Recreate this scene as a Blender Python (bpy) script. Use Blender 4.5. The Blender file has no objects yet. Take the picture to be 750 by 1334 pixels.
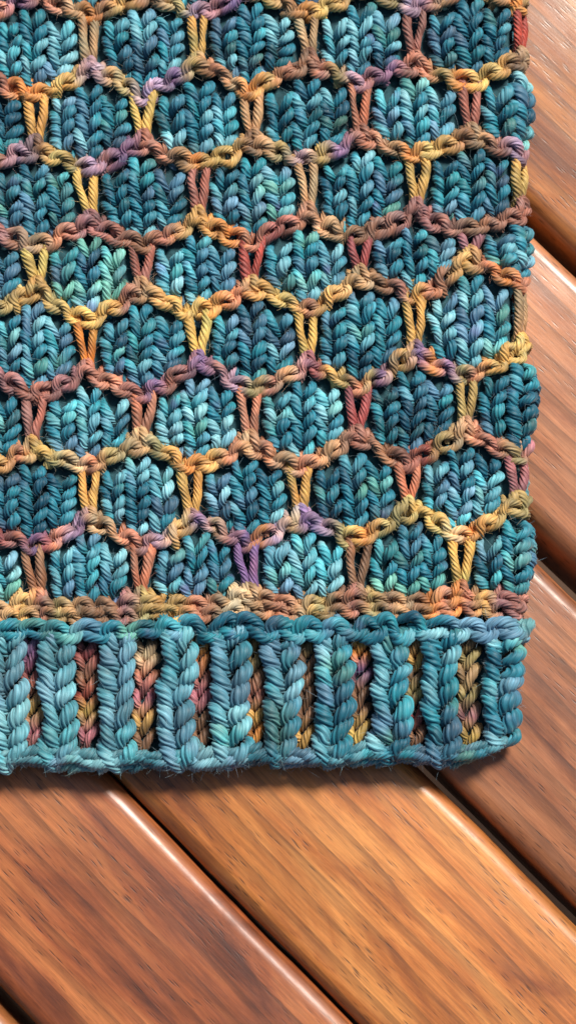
import bpy, math, random
import numpy as np
from mathutils import Vector

# ------------------------------------------------------------------ units
# one unit of the layout = 0.2 mm; the knitting is measured flat on its own plane
S = 0.0002
Z0 = 44.0                 # height of the upper knitted layer over the table top
TILT = math.radians(9)
D = 2700.0
CX, CY = 375.0, 667.0
Fv = np.array([0, math.sin(TILT), -math.cos(TILT)])
Uv = np.array([0, math.cos(TILT), math.sin(TILT)])
cam_pos = np.array([0, 0, Z0]) - Fv * D

scene = bpy.context.scene
C = scene.collection
rng = np.random.default_rng(7)
random.seed(7)

# ------------------------------------------------------------------ camera
cam_d = bpy.data.cameras.new('camera')
cam = bpy.data.objects.new('camera', cam_d)
C.objects.link(cam)
cam.location = Vector(cam_pos * S)
cam.rotation_euler = (TILT, 0, 0)
cam_d.sensor_fit = 'VERTICAL'
cam_d.sensor_height = 24
cam_d.lens = 24 * D / 1334.0
cam_d.clip_start = 0.01
cam_d.clip_end = 100
cam_d.dof.use_dof = True
cam_d.dof.focus_distance = (D - 4) * S
cam_d.dof.aperture_fstop = 10.0
scene.camera = cam

# ------------------------------------------------------------------ world, sun
SUN_EL, SUN_AZ = math.radians(50), math.radians(36)     # azimuth clockwise from +Y (picture top)
w = bpy.data.worlds.new('World')
scene.world = w
w.use_nodes = True
nt = w.node_tree
sky = nt.nodes.new('ShaderNodeTexSky')
sky.sky_type = 'NISHITA'
sky.sun_disc = False
sky.sun_elevation = SUN_EL
sky.sun_rotation = SUN_AZ
sky.air_density = 1.0
sky.dust_density = 3.5
sky.ozone_density = 0.6
bg = nt.nodes['Background']
nt.links.new(sky.outputs[0], bg.inputs[0])
bg.inputs[1].default_value = 0.066
sd = bpy.data.lights.new('sun', 'SUN')
sd.energy = 4.6
sd.angle = math.radians(14)
sd.color = (1.0, 0.93, 0.84)
sun = bpy.data.objects.new('sun', sd)
C.objects.link(sun)
sdir = Vector((math.sin(SUN_AZ) * math.cos(SUN_EL), math.cos(SUN_AZ) * math.cos(SUN_EL), math.sin(SUN_EL)))
sun.rotation_euler = sdir.to_track_quat('Z', 'Y').to_euler()
scene.view_settings.view_transform = 'Standard'
scene.view_settings.look = 'None'
scene.view_settings.gamma = 1
scene.view_settings.exposure = 0.16

# ------------------------------------------------------------------ helpers
def lin(c):
    c = np.asarray(c, float) / 255.0
    return np.where(c < 0.04045, c / 12.92, ((c + 0.055) / 1.055) ** 2.4)

def plane_pt(px, py, z):
    """layout position -> point of the horizontal plane at height z (layout units)"""
    px = np.asarray(px, float); py = np.asarray(py, float)
    dx = (px - CX) / D; dy = (CY - py) / D
    d = np.stack([dx, dy * Uv[1] + Fv[1], dy * Uv[2] + Fv[2]], -1)
    t = (z - cam_pos[2]) / d[..., 2]
    return cam_pos + d * t[..., None]

_h = np.random.default_rng(99).random((64, 64, 4))
def vnoise(x, y, ch=0):
    x = np.asarray(x, float); y = np.asarray(y, float)
    xi = np.floor(x).astype(int); yi = np.floor(y).astype(int)
    fx = x - xi; fy = y - yi
    fx = fx * fx * (3 - 2 * fx); fy = fy * fy * (3 - 2 * fy)
    g = lambda a, b: _h[a % 64, b % 64, ch]
    return (g(xi, yi) * (1 - fx) + g(xi + 1, yi) * fx) * (1 - fy) + (g(xi, yi + 1) * (1 - fx) + g(xi + 1, yi + 1) * fx) * fy

EDGE = np.array([(-200, 686), (290, 686), (380, 686), (440, 686), (500, 697), (560, 693), (600, 688), (650, 690), (720, 692),
                 (780, 684), (830, 684), (900, 677), (960, 672), (985, 660), (1010, 648)], float)
R_FOLD = 21.0
def edge_x1(Y):
    return np.interp(-Y, EDGE[:, 0], EDGE[:, 1]) - R_FOLD - 6

def fold(P):
    """flat layout (x right, y up, h out of the fabric) -> world; folds round the right edge to the underside"""
    x, y, h = P[:, 0], P[:, 1], P[:, 2]
    # hand-knit unevenness of tension
    wx = 7 * (vnoise(x / 48 + 2, y / 48 + 8, 0) - .5) + 3.2 * (vnoise(x / 15 + 5, y / 17 + 1, 1) - .5)
    wy = 7 * (vnoise(x / 44 + 21, y / 50 + 38, 2) - .5) + 3.2 * (vnoise(x / 16 + 15, y / 15 + 11, 3) - .5)
    x = x + wx; y = y + wy
    x1 = edge_x1(y)
    th = np.clip((x - x1) / R_FOLD, 0, math.pi)
    over = np.clip(x - x1 - math.pi * R_FOLD, 0, None)
    bent = x > x1
    xx = np.where(bent, x1 + (R_FOLD + h) * np.sin(th) - over, x)
    zz = np.where(bent, -R_FOLD + (R_FOLD + h) * np.cos(th), h)
    # gentle unevenness of cloth lying on the table
    zz = zz + np.where(th < math.pi / 2, 3.0 * (vnoise(x / 160 + 3, y / 170 + 9) - 0.5), 0)
    base = plane_pt(xx, -y, Z0)
    base[:, 2] = Z0 + zz
    return base * S

def catmull(P, n):
    P = np.asarray(P, float)
    Q = np.vstack([2 * P[0] - P[1], P, 2 * P[-1] - P[-2]])
    out = []
    segs = len(P) - 1
    t = np.linspace(0, segs, 12 * segs + 1)
    i = np.minimum(t.astype(int), segs - 1); f = (t - i)[:, None]
    p0, p1, p2, p3 = Q[i], Q[i + 1], Q[i + 2], Q[i + 3]
    c = 0.5 * (2 * p1 + (p2 - p0) * f + (2 * p0 - 5 * p1 + 4 * p2 - p3) * f ** 2 + (3 * p1 - p0 - 3 * p2 + p3) * f ** 3)
    L = np.concatenate([[0], np.cumsum(np.linalg.norm(np.diff(c, axis=0), axis=1))])
    m = max(3, int(round(L[-1] / n)) + 1)
    s = np.linspace(0, L[-1], m)
    return np.stack([np.interp(s, L, c[:, k]) for k in range(3)], 1), s

PLIES = 6
PPP = 4
NS = PLIES * PPP
_al = (np.arange(NS) % PPP - PPP / 2) / PPP * (2 * math.pi / PLIES)
_rc, _rp = 0.66, 0.35
_prof = _rc * np.cos(_al) + np.sqrt(np.maximum(_rp ** 2 - (_rc * np.sin(_al)) ** 2, 0))
_ang = np.arange(NS) / NS * 2 * math.pi

class Yarn:
    """collects twisted yarn pieces into one mesh"""
    fuzz_src = []
    def __init__(s):
        s.V = []; s.F = []; s.Cc = []; s.T = []; s.n = 0
    def add(s, pts, r, dye, pitch=3.0, step=2.6, rad=None, fuzz=1.0):
        """pts: flat layout path, r radius, dye(x, y) gives linear rgb"""
        c, L = catmull(pts, step)
        m = len(c)
        T = np.gradient(c, axis=0); T /= np.linalg.norm(T, axis=1)[:, None] + 1e-9
        N = np.zeros_like(c)
        ref = np.array([0, 0, 1.0])
        if abs(T[0] @ ref) > 0.9: ref = np.array([1.0, 0, 0])
        n = ref - T[0] * (ref @ T[0]); n /= np.linalg.norm(n); N[0] = n
        for k in range(1, m):
            n = N[k - 1] - T[k] * (N[k - 1] @ T[k]); N[k] = n / np.linalg.norm(n)
        B = np.cross(T, N)
        rr = np.full(m, float(r)) if rad is None else r * np.interp(np.linspace(0, 1, m), np.linspace(0, 1, len(rad)), rad)
        rr = rr * (1 + 0.06 * np.sin(L / 9 + rng.random() * 6))
        ph = rng.random() * 6.28 - 2 * math.pi * L / (pitch * 2 * r)
        a = _ang[None, :] + ph[:, None]
        prof = _prof[None, :] * rr[:, None] * (1 + 0.13 * (vnoise(np.repeat(np.arange(PLIES), PPP)[None, :] * 3.7 + ph[0], (L / 7)[:, None] + ph[0] * 3, 0) - .5))
        P = c[:, None, :] + prof[..., None] * (np.cos(a)[..., None] * N[:, None, :] + np.sin(a)[..., None] * B[:, None, :])
        P = P.reshape(-1, 3)
        col = dye(c[:, 0], -c[:, 1])
        ply = 1 + 0.22 * (rng.random(PLIES) - 0.5)
        ply = np.repeat(ply, PPP)
        col = col[:, None, :] * ply[None, :, None]
        W = fold(P)
        idx = np.arange(m - 1)[:, None] * NS; j = np.arange(NS)[None, :]
        j2 = (j + 1) % NS
        F = np.stack([idx + j, idx + j2, idx + NS + j2, idx + NS + j], -1).reshape(-1, 4) + s.n
        off = rng.random() * 500
        t3 = np.stack([np.broadcast_to((L + off)[:, None], (m, NS)), np.broadcast_to(np.cos(_ang) * r, (m, NS)),
                       np.broadcast_to(np.sin(_ang) * r, (m, NS))], -1).reshape(-1, 3)
        s.V.append(W); s.F.append(F); s.Cc.append(col.reshape(-1, 3)); s.T.append(t3); s.n += len(W)
        if fuzz > 0:
            k = rng.poisson(m * 0.55 * fuzz)
            for _ in range(k):
                i = rng.integers(0, m)
                aa = rng.random() * 6.28
                nd = math.cos(aa) * N[i] + math.sin(aa) * B[i]
                if nd[2] < -0.1: continue
                Yarn.fuzz_src.append((c[i] + nd * rr[i] * 0.8, nd, T[i], col[i, 0]))
    def build(s, name, mat, parent):
        V = np.vstack(s.V); F = np.vstack(s.F)
        return mesh_obj(name, V, F, mat, parent, {'dye': np.vstack(s.Cc), 'strand': np.vstack(s.T)})

def mesh_obj(name, V, F, mat, parent=None, attrs=None, smooth=True):
    me = bpy.data.meshes.new(name)
    me.vertices.add(len(V)); me.vertices.foreach_set('co', np.asarray(V, np.float32).ravel())
    k = F.shape[1]
    me.loops.add(F.size); me.loops.foreach_set('vertex_index', F.astype(np.int32).ravel())
    me.polygons.add(len(F)); me.polygons.foreach_set('loop_start', np.arange(len(F), dtype=np.int32) * k)
    me.update(calc_edges=True)
    me.polygons.foreach_set('use_smooth', np.full(len(F), smooth))
    for an, arr in (attrs or {}).items():
        if an == 'dye':
            a = me.color_attributes.new(an, 'FLOAT_COLOR', 'POINT')
            a.data.foreach_set('color', np.hstack([arr, np.ones((len(arr), 1))]).astype(np.float32).ravel())
        else:
            a = me.attributes.new(an, 'FLOAT_VECTOR', 'POINT')
            a.data.foreach_set('vector', arr.astype(np.float32).ravel())
    me.materials.append(mat)
    me.validate()
    o = bpy.data.objects.new(name, me)
    C.objects.link(o)
    if parent is not None:
        o.parent = parent
    return o

# ------------------------------------------------------------------ materials
def new_mat(name):
    m = bpy.data.materials.new(name); m.use_nodes = True
    n = m.node_tree
    return m, n, n.nodes['Principled BSDF']

def yarn_material():
    m, n, p = new_mat('hand dyed wool yarn')
    N = n.nodes.new; Lk = n.links.new
    at = N('ShaderNodeAttribute'); at.attribute_name = 'strand'
    mp = N('ShaderNodeMapping'); mp.inputs['Scale'].default_value = (0.05, 0.8, 0.8)
    Lk(at.outputs['Vector'], mp.inputs[0])
    nz = N('ShaderNodeTexNoise'); nz.inputs['Scale'].default_value = 1.0; nz.inputs['Detail'].default_value = 3
    Lk(mp.outputs[0], nz.inputs[0])
    mp2 = N('ShaderNodeMapping'); mp2.inputs['Scale'].default_value = (0.09, 0.12, 0.12)
    Lk(at.outputs['Vector'], mp2.inputs[0])
    nz2 = N('ShaderNodeTexNoise'); nz2.inputs['Scale'].default_value = 1.0; nz2.inputs['Detail'].default_value = 2
    Lk(mp2.outputs[0], nz2.inputs[0])
    mr = N('ShaderNodeMapRange'); mr.inputs[1].default_value = 0.3; mr.inputs[2].default_value = 0.72
    mr.inputs[3].default_value = 0.62; mr.inputs[4].default_value = 1.45
    Lk(nz.outputs[0], mr.inputs[0])
    mr2 = N('ShaderNodeMapRange'); mr2.inputs[1].default_value = 0.3; mr2.inputs[2].default_value = 0.7
    mr2.inputs[3].default_value = 0.82; mr2.inputs[4].default_value = 1.2
    Lk(nz2.outputs[0], mr2.inputs[0])
    mul = N('ShaderNodeMath'); mul.operation = 'MULTIPLY'
    Lk(mr.outputs[0], mul.inputs[0]); Lk(mr2.outputs[0], mul.inputs[1])
    dy = N('ShaderNodeAttribute'); dy.attribute_name = 'dye'
    vm = N('ShaderNodeVectorMath'); vm.operation = 'SCALE'
    Lk(dy.outputs['Color'], vm.inputs[0]); Lk(mul.outputs[0], vm.inputs['Scale'])
    Lk(vm.outputs[0], p.inputs['Base Color'])
    bp = N('ShaderNodeBump'); bp.inputs['Strength'].default_value = 0.6; bp.inputs['Distance'].default_value = 0.00022
    Lk(nz.outputs[0], bp.inputs['Height']); Lk(bp.outputs[0], p.inputs['Normal'])
    p.inputs['Roughness'].default_value = 0.56
    p.inputs['Specular IOR Level'].default_value = 0.42
    p.inputs['Sheen Weight'].default_value = 0.2
    p.inputs['Sheen Roughness'].default_value = 0.4
    p.inputs['Subsurface Weight'].default_value = 0.0
    return m
YARN = yarn_material()

def fabric_back():
    m, n, p = new_mat('inner fabric with crevice shade')
    N = n.nodes.new; Lk = n.links.new
    tc = N('ShaderNodeTexCoord')
    nz = N('ShaderNodeTexNoise'); nz.inputs['Scale'].default_value = 420; nz.inputs['Detail'].default_value = 4
    Lk(tc.outputs['Object'], nz.inputs[0])
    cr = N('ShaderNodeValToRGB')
    cr.color_ramp.elements[0].position = 0.3; cr.color_ramp.elements[0].color = (0.007, 0.035, 0.048, 1)  # crevice shade put into the colour of the reverse side
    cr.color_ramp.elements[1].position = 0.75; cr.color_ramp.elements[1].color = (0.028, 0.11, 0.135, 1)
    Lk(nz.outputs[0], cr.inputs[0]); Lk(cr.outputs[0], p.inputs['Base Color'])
    bp = N('ShaderNodeBump'); bp.inputs['Distance'].default_value = 0.0006
    Lk(nz.outputs[0], bp.inputs['Height']); Lk(bp.outputs[0], p.inputs['Normal'])
    p.inputs['Roughness'].default_value = 0.9
    return m
BACK = fabric_back()

def fibre_material():
    m, n, p = new_mat('loose wool fibre')
    dy = n.nodes.new('ShaderNodeAttribute'); dy.attribute_name = 'dye'
    n.links.new(dy.outputs['Color'], p.inputs['Base Color'])
    p.inputs['Roughness'].default_value = 0.6
    return m
FIBRE = fibre_material()

def wood_material(name, dark, mid, light, seed, rough=0.52, coat=0.5):
    m, n, p = new_mat(name)
    N = n.nodes.new; Lk = n.links.new
    tc = N('ShaderNodeTexCoord')
    def mapped(scale, loc=(0, 0, 0), src=None):
        mp = N('ShaderNodeMapping'); mp.inputs['Scale'].default_value = scale
        mp.inputs['Location'].default_value = loc
        Lk(src or tc.outputs['Object'], mp.inputs[0]); return mp.outputs[0]
    def noise(vec, sc, det, rgh=0.5, dist=0.0):
        z = N('ShaderNodeTexNoise'); z.inputs['Scale'].default_value = sc; z.inputs['Detail'].default_value = det
        z.inputs['Roughness'].default_value = rgh; z.inputs['Distortion'].default_value = dist
        Lk(vec, z.inputs[0]); return z.outputs[0]
    # broad figure, drawn out along the slat
    fig = noise(mapped((14, 60, 12), (seed, seed * 2.3, 0)), 1.0, 7, 0.62, 0.6)
    fine = noise(mapped((45, 1300, 90), (seed * 3, seed, 0)), 1.0, 6, 0.75)
    blotch = noise(mapped((14, 30, 14), (seed, 0, 4)), 1.0, 3)
    cr = N('ShaderNodeValToRGB')
    e = cr.color_ramp.elements
    e[0].position = 0.34; e[0].color = (*(lin(dark) * .62), 1)
    e[1].position = 0.62; e[1].color = (*(lin(light) * .80), 1)
    k = e.new(0.46); k.color = (*(lin(mid) * .70), 1)
    Lk(fig, cr.inputs[0])
    mr = N('ShaderNodeMapRange'); mr.inputs[1].default_value = 0.38; mr.inputs[2].default_value = 0.64
    mr.inputs[3].default_value = 0.70; mr.inputs[4].default_value = 1.15
    Lk(fine, mr.inputs[0])
    mrb = N('ShaderNodeMapRange'); mrb.inputs[1].default_value = 0.3; mrb.inputs[2].default_value = 0.7
    mrb.inputs[3].default_value = 0.82; mrb.inputs[4].default_value = 1.14
    Lk(blotch, mrb.inputs[0])
    wv = N('ShaderNodeTexWave'); wv.bands_direction = 'Y'; wv.wave_profile = 'SAW'
    wv.inputs['Scale'].default_value = 52; wv.inputs['Distortion'].default_value = 9.0; wv.inputs['Detail'].default_value = 4
    wv.inputs['Detail Scale'].default_value = 0.55; wv.inputs['Detail Roughness'].default_value = 0.62
    Lk(mapped((0.10, 1, 0.3), (seed, seed * .37, 0)), wv.inputs[0])
    wr = N('ShaderNodeMapRange'); wr.inputs[1].default_value = 0.45; wr.inputs[2].default_value = 1.0
    wr.inputs[3].default_value = 1.06; wr.inputs[4].default_value = 0.62
    Lk(wv.outputs['Fac'], wr.inputs[0])
    # open pores: short dark dashes
    vo = N('ShaderNodeTexVoronoi'); vo.inputs['Scale'].default_value = 1.0; vo.inputs['Randomness'].default_value = 1.0
    wob = noise(mapped((40, 40, 40)), 1.0, 2)
    addv = N('ShaderNodeVectorMath'); addv.operation = 'ADD'
    Lk(mapped((170, 1500, 200), (seed, seed, 0)), addv.inputs[0])
    cb = N('ShaderNodeCombineXYZ'); ms = N('ShaderNodeMath'); ms.operation = 'MULTIPLY'; ms.inputs[1].default_value = 3.5
    Lk(wob, ms.inputs[0]); Lk(ms.outputs[0], cb.inputs[1]); Lk(cb.outputs[0], addv.inputs[1])
    Lk(addv.outputs[0], vo.inputs[0])
    pr = N('ShaderNodeMapRange'); pr.inputs[1].default_value = 0.10; pr.inputs[2].default_value = 0.32
    pr.inputs[3].default_value = 0.0; pr.inputs[4].default_value = 1.0
    Lk(vo.outputs['Distance'], pr.inputs[0])
    gate = N('ShaderNodeMapRange'); gate.inputs[1].default_value = 0.34; gate.inputs[2].default_value = 0.60
    Lk(noise(mapped((30, 90, 30), (seed * 5, 1, 0)), 1.0, 2), gate.inputs[0])
    # pore strength = (1-pr)*gate
    inv = N('ShaderNodeMath'); inv.operation = 'SUBTRACT'; inv.inputs[0].default_value = 1.0; Lk(pr.outputs[0], inv.inputs[1])
    pg = N('ShaderNodeMath'); pg.operation = 'MULTIPLY'; Lk(inv.outputs[0], pg.inputs[0]); Lk(gate.outputs[0], pg.inputs[1])
    ps = N('ShaderNodeMath'); ps.operation = 'MULTIPLY'; ps.inputs[1].default_value = 0.8; Lk(pg.outputs[0], ps.inputs[0])
    po = N('ShaderNodeMath'); po.operation = 'SUBTRACT'; po.inputs[0].default_value = 1.0; Lk(ps.outputs[0], po.inputs[1])
    a = N('ShaderNodeMath'); a.operation = 'MULTIPLY'; a0 = N('ShaderNodeMath'); a0.operation = 'MULTIPLY'; Lk(mr.outputs[0], a0.inputs[0]); Lk(wr.outputs[0], a0.inputs[1])
    Lk(a0.outputs[0], a.inputs[0]); Lk(mrb.outputs[0], a.inputs[1])
    b = N('ShaderNodeMath'); b.operation = 'MULTIPLY'; Lk(a.outputs[0], b.inputs[0]); Lk(po.outputs[0], b.inputs[1])
    vm = N('ShaderNodeVectorMath'); vm.operation = 'SCALE'
    Lk(cr.outputs[0], vm.inputs[0]); Lk(b.outputs[0], vm.inputs['Scale'])
    Lk(vm.outputs[0], p.inputs['Base Color'])
    hs = N('ShaderNodeMath'); hs.operation = 'SUBTRACT'; Lk(fine, hs.inputs[0]); Lk(ps.outputs[0], hs.inputs[1])
    bp = N('ShaderNodeBump'); bp.inputs['Strength'].default_value = 0.35; bp.inputs['Distance'].default_value = 0.0001
    Lk(hs.outputs[0], bp.inputs['Height']); Lk(bp.outputs[0], p.inputs['Normal'])
    rr = N('ShaderNodeMapRange'); rr.inputs[3].default_value = rough - 0.08; rr.inputs[4].default_value = rough + 0.14
    Lk(blotch, rr.inputs[0]); Lk(rr.outputs[0], p.inputs['Roughness'])
    cw = N('ShaderNodeMapRange'); cw.inputs[1].default_value = .35; cw.inputs[2].default_value = .6; cw.inputs[3].default_value = .15; cw.inputs[4].default_value = .75
    Lk(noise(mapped((60, 160, 60), (seed, 3, 0)), 1.0, 5, .7), cw.inputs[0]); Lk(cw.outputs[0], p.inputs['Coat Weight'])
    p.inputs['Coat Roughness'].default_value = 0.28; Lk(bp.outputs[0], p.inputs['Coat Normal'])
    return m

# ------------------------------------------------------------------ the ground and the table
def box_mesh(x0, x1, y0, y1, z0, z1, bev, n=6):
    """bar along X with rounded long edges"""
    prof = []
    for cx, cy, a0 in ((y1 - bev, z1 - bev, 0), (y0 + bev, z1 - bev, 90), (y0 + bev, z0 + bev, 180), (y1 - bev, z0 + bev, 270)):
        for k in range(n + 1):
            a = math.radians(a0 + 90 * k / n)
            prof.append((cx + bev * math.cos(a), cy + bev * math.sin(a)))
    prof = np.array(prof); m = len(prof)
    xs = np.linspace(x0, x1, 300)
    V = np.array([(x, p[0], p[1]) for x in xs for p in prof])
    F = []
    for i in range(len(xs) - 1):
        for j in range(m):
            F.append((i * m + j, (i + 1) * m + j, (i + 1) * m + (j + 1) % m, i * m + (j + 1) % m))
    return V, np.array(F), m

gm, gn, gp = new_mat('stone ground with gap shade')
gz = gn.nodes.new('ShaderNodeTexNoise'); gz.inputs['Scale'].default_value = 9; gz.inputs['Detail'].default_value = 6
gr = gn.nodes.new('ShaderNodeValToRGB')
gr.color_ramp.elements[0].color = (0.06, 0.035, 0.02, 1); gr.color_ramp.elements[1].color = (0.14, 0.08, 0.05, 1)  # shade of the slat gaps put into the ground's dark brown
gn.links.new(gz.outputs[0], gr.inputs[0]); gn.links.new(gr.outputs[0], gp.inputs['Base Color']); gp.inputs['Roughness'].default_value = 0.9
g = mesh_obj('ground', np.array([(-12, -12, -0.72), (12, -12, -0.72), (12, 12, -0.72), (-12, 12, -0.72)], float), np.array([[0, 1, 2, 3]]), gm)
g['kind'] = 'structure'

table = bpy.data.objects.new('slatted_table', None)
C.objects.link(table)
table['label'] = 'reddish brown varnished wooden table of diagonal slats under the knitting'
table['category'] = 'table'

# slat axis runs from upper left to lower right; edges measured where they cross the table plane
pa = plane_pt(60, 60 + 455, 0.0); pb = plane_pt(560, 560 + 455, 0.0)
axis = (pb - pa)[:2]; axis /= np.linalg.norm(axis)
perp = np.array([-axis[1], axis[0]])                     # towards the upper right
ang = math.atan2(axis[1], axis[0])
def off_of(c, ym):
    p = plane_pt(ym - c, ym, 0.0)[:2]
    return float(p @ perp)
# boundary offsets (upper right edge of each slat) at the picture's measured lines
tops = {-395: off_of(-395, 320), 30: off_of(30, 740), 455: off_of(455, 1015), 870: off_of(870, 1022)}
pitch = (tops[-395] - tops[870]) / 3
bounds = [tops[-395] + 4 * pitch, tops[-395] + 3 * pitch, tops[-395] + 2 * pitch, tops[-395] + pitch, tops[-395], tops[30], tops[455], tops[870], tops[870] - pitch, tops[870] - 2 * pitch, tops[870] - 3 * pitch]
looks = [((120, 62, 30), (170, 100, 52), (196, 128, 70)), ((120, 62, 30), (170, 100, 52), (196, 128, 70)), ((120, 62, 30), (170, 100, 52), (196, 128, 70)), ((140, 70, 30), (188, 110, 52), (214, 140, 74)),
         ((156, 88, 50), (190, 118, 74), (208, 140, 94)), ((132, 72, 42), (168, 100, 60), (192, 124, 80)),
         ((160, 84, 36), (206, 122, 54), (232, 154, 80)), ((122, 58, 28), (172, 92, 48), (198, 120, 66)),
         ((140, 76, 38), (186, 114, 60), (210, 140, 80)), ((130, 66, 34), (176, 100, 52), (204, 130, 72)),
         ((130, 66, 34), (176, 100, 52), (204, 130, 72))]
GAP = 19.0
bounds += [bounds[-1] - pitch * (1 + k) for k in range(5)] + [bounds[0] + pitch * (1 + k) for k in range(5)]  # slats out of view, added to keep light off the ground below
looks += [looks[-1]] * 10
for i, b in enumerate(bounds):
    wdt = pitch - GAP
    V, F, m = box_mesh(-4000, 4000, -wdt, 0, -190, 0, 23)
    # slight wear of the edges and warp
    V[:, 1] += 0.8 * np.sin(V[:, 0] / 310 + i)
    n1 = vnoise(V[:, 0] / 38 + i * 7, V[:, 1] / 14 + 40, 1) - .5; n2 = vnoise(V[:, 0] / 120 + i * 3, V[:, 1] / 20 + 20, 2) - .5
    edge = np.exp(-np.minimum(np.abs(V[:, 1]), np.abs(V[:, 1] + wdt)) / 14)
    V[:, 2] += (2.0 * n1 + 2.5 * n2) * edge; V[:, 1] += (1.4 * n2 + 1.2 * n1) * edge
    o = mesh_obj('slat', V * S, F, wood_material('varnished slat wood', *looks[i], seed=1.7 + i * 3.1), table)
    o.location = Vector((perp[0] * b * S, perp[1] * b * S, 0))
    o.rotation_euler = (0, 0, ang)
for q in (-900, 900):
    V, F, m = box_mesh(-3600, 3600, -110, 110, -350, -193, 8)
    o = mesh_obj('cross_rail', V * S, F, wood_material('rail wood', (60, 34, 20), (90, 50, 30), (120, 70, 42), 9), table)
    o.location = Vector((axis[0] * q * S + perp[0] * 0, axis[1] * q * S, 0))
    o.rotation_euler = (0, 0, ang + math.pi / 2)

# ------------------------------------------------------------------ dye colours
def ramp(tab):
    xs = np.array([t[0] for t in tab], float)
    cs = np.array([lin(PAL[t[1]]) for t in tab])
    def f(x):
        x = np.asarray(x, float)
        xw = x + 7 * (vnoise(x / 11, x * 0 + 3.3) - 0.5)
        return np.stack([np.interp(xw, xs, cs[:, k]) for k in range(3)], -1)
    return f
PAL = dict(gold=(200, 158, 88), yellow=(212, 178, 98), olive=(156, 142, 90), tan=(184, 148, 108), orange=(212, 134, 60),
           brown=(138, 100, 74), rose=(158, 102, 90), salmon=(190, 122, 94), red=(166, 72, 62), purple=(122, 92, 138),
           lav=(166, 140, 170), mauve=(148, 98, 104), dkrose=(150, 78, 80), pale=(206, 184, 146), pink=(184, 112, 126),
           dkbrown=(112, 84, 62))
TEAL_D, TEAL_M, TEAL_L = lin((8, 70, 92)), lin((36, 120, 140)), lin((132, 190, 200))
TEAL_G, TEAL_B, TEAL_C, TEAL_P = lin((104, 170, 148)), lin((92, 128, 160)), lin((44, 156, 170)), lin((100, 100, 152))

def teal_dye(lightness=0.0, green=0.0, blue=0.0, row=0):
    off = row * 7.31
    def f(x, y):
        x = np.asarray(x, float); y = np.asarray(y, float)
        a = vnoise(x / 34 + off * .55, y / 34 + off * .7, 0) * 0.8 + vnoise(x / 10 + off, y / 12, 1) * 0.2
        a = np.clip((a - 0.5) * 1.3 + 0.45 + lightness, 0, 1)[:, None]
        col = np.where(a < 0.5, TEAL_D + (TEAL_M - TEAL_D) * a * 2, TEAL_M + (TEAL_L - TEAL_M) * (a - 0.5) * 2)
        g = np.clip((vnoise(x / 34 + 11 + off, y / 40 + 5, 2) - 0.70 + green) * 3.0, 0, 0.75)[:, None]
        b = np.clip((vnoise(x / 40 + 31 + off, y / 45 + 15, 3) - 0.55 + blue) * 2.4, 0, 0.75)[:, None]
        cc = np.clip((vnoise(x / 22 + 61 + off, y / 24 + 35, 1) - 0.62) * 3, 0, 0.7)[:, None]
        pp = np.clip((vnoise(x / 18 + 41 + off, y / 16 + 77, 2) - 0.86) * 5, 0, 0.6)[:, None]
        lum = 0.35 + 0.9 * a
        col = col * (1 - g) + TEAL_G * lum * g
        col = col * (1 - b) + TEAL_B * lum * b
        col = col * (1 - cc) + TEAL_C * lum * cc
        col = col * (1 - pp) + TEAL_P * lum * pp
        return col
    return f

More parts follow.
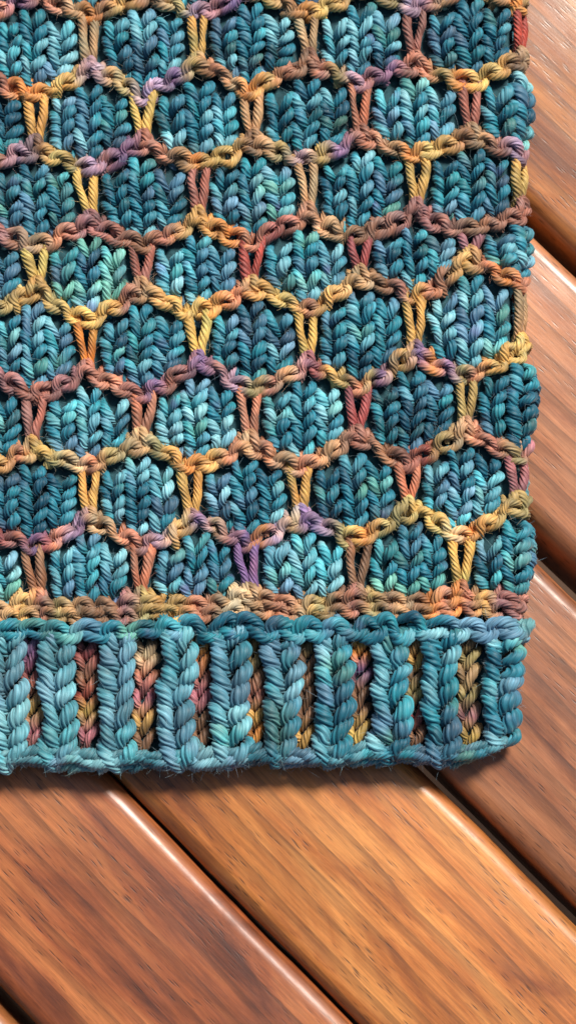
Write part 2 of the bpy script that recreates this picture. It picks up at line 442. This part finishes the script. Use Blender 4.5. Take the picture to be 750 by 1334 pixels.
# ------------------------------------------------------------------ ridges
RIDGES = {
 0: dict(pts=[(-26, 300), (45, 319), (115, 296), (185, 322), (257, 292), (328, 314), (398, 286), (470, 308), (540, 282), (611, 303), (682, 276)],
    col=[(0, 'mauve'), (45, 'tan'), (80, 'salmon'), (110, 'mauve'), (150, 'rose'), (185, 'brown'), (215, 'rose'), (250, 'gold'), (300, 'orange'), (325, 'salmon'), (360, 'dkrose'), (430, 'tan'), (470, 'brown'), (560, 'mauve'), (611, 'brown'), (680, 'rose')],
    v=['yellow', 'rose', 'red', 'dkrose', 'mauve']),
 1: dict(pts=[(-26, 408), (45, 384), (115, 415), (185, 386), (255, 408), (326, 380), (399, 402), (474, 364), (540, 384), (610, 345), (682, 368)],
    col=[(0, 'olive'), (45, 'gold'), (70, 'olive'), (95, 'yellow'), (120, 'yellow'), (150, 'gold'), (165, 'rose'), (190, 'tan'), (215, 'gold'), (255, 'yellow'), (285, 'orange'), (310, 'salmon'), (340, 'gold'), (375, 'yellow'), (400, 'salmon'), (420, 'gold'), (475, 'tan'), (500, 'brown'), (525, 'rose'), (540, 'gold'), (560, 'salmon'), (585, 'brown'), (605, 'gold'), (630, 'salmon'), (655, 'orange'), (682, 'salmon')],
    v=['orange', 'yellow', 'yellow', 'gold', 'tan']),
 2: dict(pts=[(-26, 487), (45, 513), (115, 488), (185, 514), (258, 478), (326, 508), (400, 480), (465, 503), (540, 466), (606, 490), (682, 452)],
    col=[(0, 'mauve'), (40, 'rose'), (90, 'mauve'), (115, 'rose'), (150, 'salmon'), (180, 'mauve'), (200, 'purple'), (220, 'rose'), (245, 'mauve'), (262, 'purple'), (285, 'rose'), (308, 'lav'), (330, 'olive'), (355, 'rose'), (375, 'tan'), (400, 'pink'), (415, 'dkrose'), (432, 'gold'), (450, 'olive'), (470, 'salmon'), (488, 'olive'), (498, 'purple'), (512, 'tan'), (530, 'gold'), (543, 'purple'), (560, 'orange'), (582, 'purple'), (600, 'olive'), (615, 'salmon'), (640, 'gold'), (682, 'yellow')],
    v=['rose', 'salmon', 'salmon', 'dkrose', 'olive']),
 3: dict(pts=[(-26, 612), (45, 590), (115, 608), (190, 580), (249, 608), (324, 584), (390, 606), (468, 576), (529, 600), (610, 568), (672, 590), (740, 560)],
    col=[(0, 'gold'), (30, 'salmon'), (50, 'yellow'), (75, 'olive'), (100, 'pale'), (120, 'salmon'), (145, 'olive'), (185, 'tan'), (205, 'olive'), (225, 'gold'), (250, 'orange'), (280, 'gold'), (300, 'salmon'), (322, 'tan'), (345, 'salmon'), (375, 'tan'), (395, 'salmon'), (430, 'tan'), (465, 'rose'), (500, 'brown'), (530, 'rose'), (555, 'red'), (575, 'olive'), (600, 'tan'), (620, 'salmon'), (645, 'rose'), (672, 'olive'), (690, 'pink')],
    v=['gold', 'gold', 'gold', 'salmon', 'mauve']),
 4: dict(pts=[(-26, 690), (45, 710), (113, 682), (186, 710), (259, 680), (324, 706), (396, 680), (465, 702), (535, 666), (601, 698), (682, 658)],
    col=[(0, 'dkrose'), (25, 'rose'), (45, 'purple'), (60, 'dkrose'), (75, 'salmon'), (92, 'lav'), (105, 'purple'), (118, 'tan'), (145, 'tan'), (160, 'salmon'), (185, 'rose'), (205, 'lav'), (230, 'gold'), (248, 'tan'), (260, 'purple'), (280, 'tan'), (300, 'mauve'), (320, 'purple'), (340, 'orange'), (362, 'lav'), (380, 'pale'), (395, 'purple'), (420, 'lav'), (440, 'olive'), (455, 'yellow'), (475, 'orange'), (495, 'olive'), (520, 'olive'), (540, 'yellow'), (575, 'yellow'), (595, 'pale'), (612, 'orange'), (640, 'gold'), (682, 'olive')],
    v=['brown', 'salmon', 'purple', 'brown', 'yellow']),
}
# the pattern goes on beyond the measured rows
names = ['tan', 'rose', 'gold', 'mauve', 'orange', 'olive', 'salmon', 'brown', 'purple', 'yellow', 'lav', 'tan']
for k in (-1, -2, -3, -4):
    ph = 0 if k % 2 == 0 else 1
    base = 300 + 98 * k
    pts = []
    for j in range(-1, 11):
        x = 45 + 70.8 * j - (0 if True else 0)
        dip = ((j % 2) == 0) == (k % 2 == 0)
        pts.append((x, base + (11 if dip else -12) - 0.028 * (x - 300) + random.uniform(-3, 3)))
    RIDGES[k] = dict(pts=pts, col=[(x, names[(int(x / 23) * 5 + k * 3) % 12 if random.random() < .7 else random.randrange(12)]) for x in range(-20, 720, 23)],
                     v=[random.choice(['gold', 'salmon', 'rose', 'yellow', 'tan', 'red']) for _ in range(5)])
RIDGES[5] = dict(pts=[(-26, 790), (45, 786), (115, 790), (185, 784), (257, 788), (325, 782), (400, 787), (465, 780), (540, 784), (603, 776), (682, 782)],
    col=[(0, 'tan'), (30, 'gold'), (50, 'rose'), (75, 'olive'), (95, 'tan'), (115, 'dkbrown'), (150, 'brown'), (165, 'mauve'), (190, 'olive'), (205, 'gold'), (235, 'gold'), (260, 'salmon'), (280, 'brown'), (305, 'pale'), (330, 'tan'), (365, 'salmon'), (390, 'tan'), (410, 'olive'), (440, 'brown'), (465, 'rose'), (485, 'olive'), (505, 'brown'), (525, 'tan'), (545, 'brown'), (565, 'orange'), (580, 'salmon'), (597, 'orange'), (610, 'rose'), (630, 'gold'), (650, 'mauve'), (682, 'rose')], v=[])

def ridge_y(k):
    P = np.array(RIDGES[k]['pts'], float)
    def f(x):
        x = np.asarray(x, float)
        xx = np.clip(x, P[0, 0], P[-1, 0])
        # smooth (cosine) interpolation between peaks and dips
        i = np.clip(np.searchsorted(P[:, 0], xx) - 1, 0, len(P) - 2)
        t = (xx - P[i, 0]) / (P[i + 1, 0] - P[i, 0])
        tt = 0.5 * t + 0.5 * (0.5 - 0.5 * np.cos(np.pi * t))
        return P[i, 1] * (1 - tt) + P[i + 1, 1] * tt
    return f
RY = {k: ridge_y(k) for k in RIDGES}

def xform(pts, cx, cy, rot):
    c, s_ = math.cos(rot), math.sin(rot)
    return [(cx + c * a - s_ * b, -cy + s_ * a + c * b, h) for a, b, h in pts]

cowl = bpy.data.objects.new('knitted_cowl', None)
C.objects.link(cowl)
cowl['label'] = 'hand knitted cowl in variegated teal wool with gold and rose honeycomb lines and ribbed hem'
cowl['category'] = 'knitted cowl'

def bump_row(Y, k, yf, colf, x0, x1, P, r, hz, lower=True, amp=1.0, xo=0, bs=1.25):
    n = int((x1 - x0) / P)
    for i in range(n):
        x = x0 + xo + i * P + rng.normal(0, 1.8)
        for kind in ((0, 1) if lower else (0,)):
            xx = x + (P / 2 if kind else 0)
            y = float(yf(xx)); sl = math.atan2(-(float(yf(xx + 6)) - float(yf(xx - 6))), 12)
            q = P * (0.52 + rng.normal(0, .03)); hb = rng.normal(0, 1.2)
            j = lambda a=1.0: rng.normal(0, a)
            if kind == 0:
                pts = [(-q - 2, -6.5, -8), (-q * .75, -2.4 + j(.6), -1), (-q * .3, 2.2 + j(.6), 4.6), (q * .3, 2.8 + j(.6), 5), (q * .8, -1.2 + j(.6), 1), (q + 3, -6, -7)]
                rot = sl * 1.25 + rng.normal(0.0, 0.25)
                yy = y - 3.5 * amp; hb += 1
            else:
                pts = [(-q - 3, 6.5, -8), (-q * .8, 1.6 + j(.6), .5), (-q * .25, -2.6 + j(.6), 4.6), (q * .3, -2.9 + j(.6), 4.6), (q * .75, 1.2 + j(.6), .5), (q + 2, 6.5, -8)]
                rot = sl * 1.25 + rng.normal(0.05, 0.25)
                yy = y + 6.0 * amp; hb -= 1.5
            pts = [(a, b * bs, h + hz + hb) for a, b, h in pts]
            sc = rng.normal(1, .07)
            Y.add(xform(pts, xx, yy + j(1.8), rot), r * sc, colf)

VX = {}
for k in sorted(RIDGES):
    cf = ramp(RIDGES[k]['col'])
    def colf(x, y, cf=cf, k=k):
        c = cf(x)
        v = vnoise(np.asarray(x) / 13 + k * 9, np.asarray(y) / 9 + k, 2)[:, None]
        c = c * .86 + c.mean(1)[:, None] * np.array([.16, .12, .08])
        return c * (0.45 + 0.85 * v) * (1 + 0.35 * (vnoise(np.asarray(x) / 8 + 40 + k, np.asarray(y) / 7, 3)[:, None] - .5) * np.array([1, 0, -1.]))
    Y = Yarn()
    bump_row(Y, k, RY[k], colf, -34, 735, 29.0, 5.6, 1.5, amp=.8)
    if k == 5:
        bump_row(Y, k, lambda x: RY[5](x) + 13, colf, -20, 735, 27.0, 5.2, 0.5, amp=.7)
    for i in range(54):
        x = -30 + i * 14.4 + rng.normal(0, 1.5)
        y = float(RY[k](x)); s_ = 1 if i % 2 else -1
        Y.add([(x - 1.5 * s_, -y - 3, -5), (x, -y + 6, -1.0), (x + 3.0 * s_, -y + 14, -1.5), (x + 4.5 * s_, -y + 20, -9)], 5.0, colf, rad=[.8, 1, .95, .7])
    if (k - 1) in RIDGES:
        Pk = RIDGES[k - 1]['pts']
        for dx in [p[0] for i, p in enumerate(Pk) if 0 < i and p[0] > 20 and p[1] > Pk[i - 1][1]]:
            y = float(RY[k](dx))
            for sx in (-1, 1):
                jx = rng.normal(0, .8)
                Y.add([(dx + sx * 12, -y - 4, -6), (dx + sx * (8.5 + jx), -y + 3, 3.5), (dx + sx * 5.5, -y + 11, 5.0 + sx), (dx + sx * 2.5, -y + 18, 2 + sx), (dx - sx * 1.5, -y + 22, -6)], 5.9, colf, rad=[.9, 1, 1.05, 1, .8])
    ro = Y.build('contrast_ridge', YARN, cowl)
    # slipped stitches hang from the dips
    if k < 5:
        P = RIDGES[k]['pts']
        dips = [p for i, p in enumerate(P) if 0 < i < len(P) and p[0] > 20 and p[1] > P[i - 1][1]]
        VX[k] = [d[0] for d in dips]
        for q, (dx, dyy) in enumerate(dips):
            if q >= 5: break
            cn = RIDGES[k]['v'][q]
            c0 = lin(PAL[cn])
            nxt = float(RY[k + 1](dx))
            def vf(x, y, c0=c0, s_=rng.random() * 50):
                v = vnoise(np.asarray(x) / 9 + s_, np.asarray(y) / 14 + s_, 0)[:, None]
                w2 = vnoise(np.asarray(x) / 20 + s_, np.asarray(y) / 25 + s_, 1)[:, None]
                return c0 * (0.5 + 0.65 * v) * (1 + (w2 - .5) * np.array([0.5, 0.0, -0.3]))
            Yv = Yarn()
            top, bot = dyy + 3, nxt - 15 + rng.normal(0, 1.5)
            for sx in (-1, 1):
                w0, w1 = 11 + rng.normal(0, 1.2), 4.2
                hh = bot - top
                pts = [(dx + sx * (w0 + 3), -(top - 8), -6), (dx + sx * w0, -(top + 4), 1), (dx + sx * (w0 * .75 + 1), -(top + hh * .4), 3 + rng.normal(0, .4)),
                       (dx + sx * (w1 + 2.2), -(top + hh * .68), 2), (dx + sx * w1, -(top + hh * .88), -1), (dx + sx * 3.5, -(bot + 6), -7)]
                Yv.add(pts, 6.4 + rng.normal(0, .3), vf, rad=[1, 1, .96, .94, .98, 1])
            so = Yv.build('slipped_stitch', YARN, ro)
            so['label'] = dict(dkrose='dark rose', salmon='salmon brown', brown='brown').get(cn, cn) + ' slipped stitch pair between two teal pads'

# ------------------------------------------------------------------ teal honeycomb cells
TINT = {(0, 0): (.08, .12, 0), (0, 1): (.22, .0, .12), (0, 2): (.05, .05, 0), (0, 3): (0, 0, .05), (0, 4): (-.02, 0, .1), (0, -1): (.0, 0, .1),
        (1, 0): (-.06, 0, .08), (1, 1): (-.02, 0, .1), (1, 2): (-.04, -.1, .1), (1, 3): (.06, .1, 0), (1, 4): (-.1, -.1, .1),
        (2, 0): (.12, 0, 0), (2, 1): (.2, 0, .08), (2, 2): (.05, .1, 0), (2, 3): (-.12, -.1, .05), (2, 4): (0, .0, 0), (2, -1): (.05, .0, .0),
        (3, 0): (0, 0, 0), (3, 1): (.0, 0, .05), (3, 2): (-.12, 0, .0), (3, 3): (-.04, .1, 0), (3, 4): (.05, .25, 0),
        (4, -1): (.1, .1, 0), (4, 0): (.0, .1, .1), (4, 1): (.06, 0, .12), (4, 2): (.1, .08, 0), (4, 3): (-.04, .05, 0), (4, 4): (0, .1, 0)}

def knit_stitch(Y, cx, cy, W, H, r, dye, hz, jit=1.0, lean=0.0, warp=None):
    """one V: cx, cy is the foot of the stitch; y grows up by H per row"""
    w = W / 33.0; h = H / 21.0
    j = lambda a: rng.normal(0, a * jit)
    jl, jr = j(.9), j(.9)
    ll, lr = j(.7), j(1.0)
    pts = [(-12.5 * w, 22.5 * h, -11), (-13.0 * w + jl, 17.5 * h + ll, -3.0), (-11.6 * w + jl, 11.5 * h + ll, 3.4), (-8.6 * w + jl, 4.5 * h + ll, 5.4),
           (-5.6 * w, -2.5 * h, 2.4), (-3.2 * w, -8 * h, -4), (0, -10.5 * h, -11),
           (1.8 * w, -7.5 * h, -8.5), (3.6 * w, -2.8 * h, -.8), (7.6 * w + jr, 4 * h + lr, 6.4 + j(.5)), (11.8 * w + jr, 10.5 * h + lr, 5.2), (14.4 * w + jr, 16.5 * h + lr, -2.2), (14.0 * w, 21.5 * h, -11)]
    P = [(cx + a + lean * b, -cy + b, c + hz) for a, b, c in pts]
    if warp: P = [warp(*p) for p in P]
    Y.add(P, r, dye, rad=[.7, .92, 1.06, 1.12, 1.05, .85, .6, .75, .98, 1.15, 1.14, .95, .65])

cell_count = 0
for k in range(-4, 5):
    up, dn = RY[k], RY[k + 1]
    odd = (k % 2) != 0
    for q in range(-1, 5):
        # cells sit between the slipped stitches of the ridge above
        vs = [p[0] for i, p in enumerate(RIDGES[k]['pts']) if 0 < i and p[0] > 20 and p[1] > RIDGES[k]['pts'][i - 1][1]]
        pk = [p for i, p in enumerate(RIDGES[k]['pts'])]
        left = vs[q] if q >= 0 and q < len(vs) else (vs[0] - 141.5 if q < 0 else vs[-1] + 141.5)
        if q >= len(vs): continue
        right = vs[q + 1] if q + 1 < len(vs) else left + 141.5
        if q < 0: left = right - 141.5
        if right < -10: continue
        cx = (left + right) / 2
        tint = TINT.get((k, q), (rng.normal(0, .08), rng.normal(0, .06), rng.normal(0, .06)))
        tint = (tint[0] * 1.5 + 0.02, tint[1], tint[2])
        if (k, q) == (0, -1): pass
        width = right - left - 33
        nw = 3
        wp = width / 3.3
        # backing patch of the cell (the reverse of the fabric)
        gx = np.linspace(left + 8, right - 8, 17); gt = np.linspace(0, 1, 11)
        V = []
        for t in gt:
            for x in gx:
                u = (x - cx) / (right - left) * 2
                yt = float(up(x)) + 2; yb = float(dn(x)) - 2
                V.append((x, -(yt + (yb - yt) * t), -13 + 4 * (1 - u ** 4) * math.sin(math.pi * t) ** .5 if 0 < t < 1 else -13))
        V = fold(np.array(V))
        F = np.array([(a * 17 + b, (a + 1) * 17 + b, (a + 1) * 17 + b + 1, a * 17 + b + 1) for a in range(10) for b in range(16)])
        co = mesh_obj('honeycomb_cell', V, F, BACK, cowl)
        cell_count += 1
        def pad(x, y, h, cx=cx, up=up, dn=dn, hw=width / 2 + 2):
            ya = float(up(x)) + 3; yc = float(dn(x)) - 3
            ty = np.clip((-y - (ya + yc) / 2) / ((yc - ya) / 2), -1.1, 1.1)
            dx = (x - cx) / hw
            sq = 1.05 - 0.22 * abs(ty) ** 2.4
            dome = (1 - min(abs(dx), 1.1) ** 2.8) * (1 - min(abs(ty), 1.08) ** 3)
            return (cx + (x - cx) * sq, y, h - 9 + 16 * max(dome, -.1))
        for wv in range(nw):
            u = wv - 1
            wx = cx + u * wp - 1
            yt = float(up(wx)) + 14; yb = float(dn(wx)) - 11
            if abs(u) == 1: yt += 5; yb -= 5
            hgt = yb - yt
            rows = max(3, int(round(hgt / 18.3)))
            H = hgt / rows
            Y = Yarn()
            for rr in range(-1, rows + 0):
                t = (rr + 0.5) / rows
                yy = yb - rr * H                              # foot of the stitch
                dl = rng.normal(0, .045)
                dye = teal_dye(tint[0] + dl, tint[1], tint[2], row=(k * 7 + rr) * 1.0)
                if (k, q, rr) in ((4, 0, 1), (4, 0, 2)): dye = teal_dye(.38, .05, 0, row=5)
                elif (k, q, rr) in ((3, 4, 2), (3, 4, 3)): dye = teal_dye(.2, .5, 0, row=8)
                elif (k, q, rr) in ((4, 3, 0), (0, 0, 0)): dye = teal_dye(.25, .4, 0, row=11)
                elif (k, q, rr) in ((3, 3, 2),): dye = teal_dye(.1, .2, 0, row=12)
                hz = -6.0 if rr < 0 else -1.0
                knit_stitch(Y, wx + rng.normal(0, 0.8), yy, wp, H, 5.8 + rng.normal(0, .2), dye, hz, jit=1.5, warp=pad)
            Y.build('stitch_column', YARN, co)

# ------------------------------------------------------------------ ribbed hem
def hem_dye(x, y):
    f = teal_dye(0.08, 0.0, 0.05, row=91)
    x = np.asarray(x, float); y = np.asarray(y, float)
    c = f(x, y)
    # the left half is dyed paler and greyer, the right deeper
    t = np.clip((x - 60) / 420, 0, 1)[:, None]
    pale = lin((132, 184, 186))
    return c * (0.72 + 0.2 * t) + pale * 0.22 * (1 - t)
def teal_ridge(x, y):
    c = teal_dye(0.0, 0.12, 0.0, row=55)(x, y)
    return c
Y = Yarn()
bump_row(Y, 6, lambda x: 822 - 0.008 * np.asarray(x), teal_ridge, -34, 735, 36.0, 7.3, 6.5, amp=1.1, bs=1.6)
Y.build('teal_ridge', YARN, cowl)

hem_y = lambda x: float(np.interp(x, [0, 100, 200, 300, 400, 500, 600, 660], [1000, 997, 1000, 994, 993, 991, 995, 975]))
cols = [10, 74, 152, 231, 299, 366, 433, 507, 573, 651, 722]
recs = [40, 113, 190, 263, 331, 399, 468, 541, 612, 690]
for i, cx in enumerate(cols):
    Y = Yarn()
    top = 840; bot = hem_y(cx) - 33
    n = 5; H = (bot - top) / n
    W = 45 if i < len(cols) - 2 else 44
    for rr in range(-1, n + 1):
        t = rr / n
        x = cx + 2.5 * math.sin(rr * 1.3 + i) + 3 * t * (1 if i % 2 else -1) * .3
        knit_stitch(Y, x, bot - rr * H, W, H, 8.6 if i < 9 else 7.8, hem_dye, 6.5 - (5 if rr < 0 else 0) - (2.5 if rr == 0 else 0) - (6 if rr == n else 0), jit=2.0)
    Y.build('rib', YARN, cowl)
REC = [[(830, 'lav'), (852, 'purple'), (880, 'dkrose'), (903, 'salmon'), (925, 'yellow'), (950, 'pink'), (985, 'brown')],
       [(830, 'mauve'), (852, 'dkrose'), (880, 'brown'), (903, 'red'), (925, 'yellow'), (955, 'pink'), (985, 'brown')],
       [(830, 'brown'), (855, 'pale'), (880, 'salmon'), (910, 'pink'), (935, 'gold'), (960, 'brown'), (985, 'brown')],
       [(830, 'gold'), (852, 'orange'), (880, 'rose'), (905, 'pink'), (930, 'dkbrown'), (955, 'brown')],
       [(830, 'gold'), (852, 'olive'), (880, 'brown'), (905, 'rose'), (930, 'gold'), (955, 'orange'), (975, 'gold')],
       [(830, 'olive'), (852, 'dkbrown'), (880, 'brown'), (905, 'dkbrown'), (930, 'brown'), (955, 'gold')],
       [(830, 'yellow'), (850, 'orange'), (870, 'purple'), (895, 'brown'), (925, 'brown'), (955, 'yellow')],
       [(830, 'brown'), (855, 'gold'), (880, 'dkbrown'), (905, 'olive'), (930, 'dkrose'), (955, 'brown')],
       [(830, 'brown'), (855, 'olive'), (880, 'tan'), (905, 'olive'), (930, 'mauve'), (955, 'yellow')],
       [(830, 'brown'), (955, 'olive')]]
for i, cx in enumerate(recs):
    xs = np.array([t[0] for t in REC[i]], float); cs = np.array([lin(PAL[t[1]]) for t in REC[i]])
    def rf(x, y, xs=xs, cs=cs):
        y = np.asarray(y, float)
        c = np.stack([np.interp(y, xs, cs[:, k]) for k in range(3)], -1)
        return c * (0.3 + 0.7 * vnoise(np.asarray(x) / 9, y / 9, 1)[:, None])  # shade of the recess put into the yarn colour, over random tone
    Y = Yarn()
    top = 842; bot = hem_y(cx) - 26
    y0 = bot
    while y0 > top:
        H = 24 + rng.normal(0, 1.2); j = lambda: rng.normal(0, 1.0)
        Y.add([(cx - 7, -y0 - 6, -19), (cx - 2 + j(), -y0 - 1, -11), (cx + 3.5 + j(), -y0 + 8, -6.5), (cx + 9 + j(), -y0 + 17, -8), (cx + 12, -y0 + 23, -17)], 6.6, rf)
        Y.add([(cx - 3, -y0 + 2, -19), (cx - 6 + j(), -y0 + 5, -13), (cx - 10 + j(), -y0 + 13, -8), (cx - 12.5 + j(), -y0 + 20, -11), (cx - 13, -y0 + 26, -19)], 5.6, rf)
        y0 -= H
    Y.build('recessed_rib', YARN, cowl)

# cast-on edge: twisted strands along the hem, upper layer and the layer below it
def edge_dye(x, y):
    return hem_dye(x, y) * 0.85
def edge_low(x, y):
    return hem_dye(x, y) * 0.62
Y = Yarn()
for lvl, (dy, h, r) in enumerate([(-15, 3, 6.0), (-6, 3, 6.3), (-3, -9, 6.2), (-6, -24, 6.2), (-9, -36, 6.0)]):
    xe = 636 if lvl < 3 else 628
    x = -40 - 7 * lvl
    while x < xe:
        L = 27 + rng.normal(0, 3)
        sl = (7.5 + rng.normal(0, 1.8)) * (1 if lvl != 1 else 0.8)
        hj = rng.normal(0, 1.2); yj = rng.normal(0, 2.2)
        pts = []
        for t, zt in ((0, -7), (.18, -1), (.5, 3.4), (.82, 1), (1, -6)):
            xx = x + L * t
            yy = hem_y(xx) + dy + sl * (1 - 2 * t) * .5 + yj
            pts.append((xx, -yy, h + zt + hj))
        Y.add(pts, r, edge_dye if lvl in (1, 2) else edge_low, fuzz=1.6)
        x += 17 + rng.normal(0, 2)
Y.build('cast_on_edge', YARN, cowl)

# inner body of the two layers (reverse side of the fabric), a closed flattened tube
xs_ = np.concatenate([np.linspace(-60, 640, 36), np.linspace(650, 730, 17), np.linspace(740, 1350, 20)])
ys_ = np.concatenate([np.linspace(-160, 960, 57), [968, 975, 980]])
V = []
for y in ys_:
    for x in xs_:
        h = -18.0
        if y > 960: h -= (y - 960) * 0.2
        V.append((x, -y, h))
V = fold(np.array(V)); nx = len(xs_)
F = [(a * nx + b, (a + 1) * nx + b, (a + 1) * nx + b + 1, a * nx + b + 1) for a in range(len(ys_) - 1) for b in range(nx - 1)]
mesh_obj('reverse_side', V, np.array(F), BACK, cowl)

# ------------------------------------------------------------------ loose fibres standing off the yarn
src = Yarn.fuzz_src
V = []; F = []; Cc = []; n0 = 0
for p, nd, T, col in src:
    for _ in range(1):
        L = rng.gamma(3.0, 2.6) + 3
        d = nd * rng.uniform(.3, 1) + T * rng.normal(0, .9) + rng.normal(0, .35, 3)
        d /= np.linalg.norm(d)
        curl = rng.normal(0, .5, 3)
        pts = []
        q = p.copy()
        for s_ in range(5):
            pts.append(q.copy()); q = q + d * L / 4; d = d + curl * .35; d /= np.linalg.norm(d)
        pts = np.array(pts)
        side = np.cross(d, [0, 0, 1.0]); side /= np.linalg.norm(side) + 1e-6
        wd = 0.17 * np.array([1, .95, .85, .65, .25])[:, None]
        up_ = np.cross(side, d)
        ring = np.stack([pts + side * wd, pts - side * .5 * wd + up_ * .87 * wd, pts - side * .5 * wd - up_ * .87 * wd], 1).reshape(-1, 3)
        V.append(ring)
        for a in range(4):
            for b in range(3):
                F.append((n0 + a * 3 + b, n0 + a * 3 + (b + 1) % 3, n0 + a * 3 + 3 + (b + 1) % 3, n0 + a * 3 + 3 + b))
        n0 += 15
        cc = col * 0.85 + 0.16
        Cc.append(np.repeat(cc[None], 15, 0))
V = fold(np.vstack(V))
fz = mesh_obj('loose_fibres', V, np.array(F), FIBRE, cowl, {'dye': np.vstack(Cc)})
fz['kind'] = 'stuff'
print('cells', cell_count, 'fibres', len(src), 'faces', sum(len(o.data.polygons) for o in C.objects if o.type == 'MESH'))
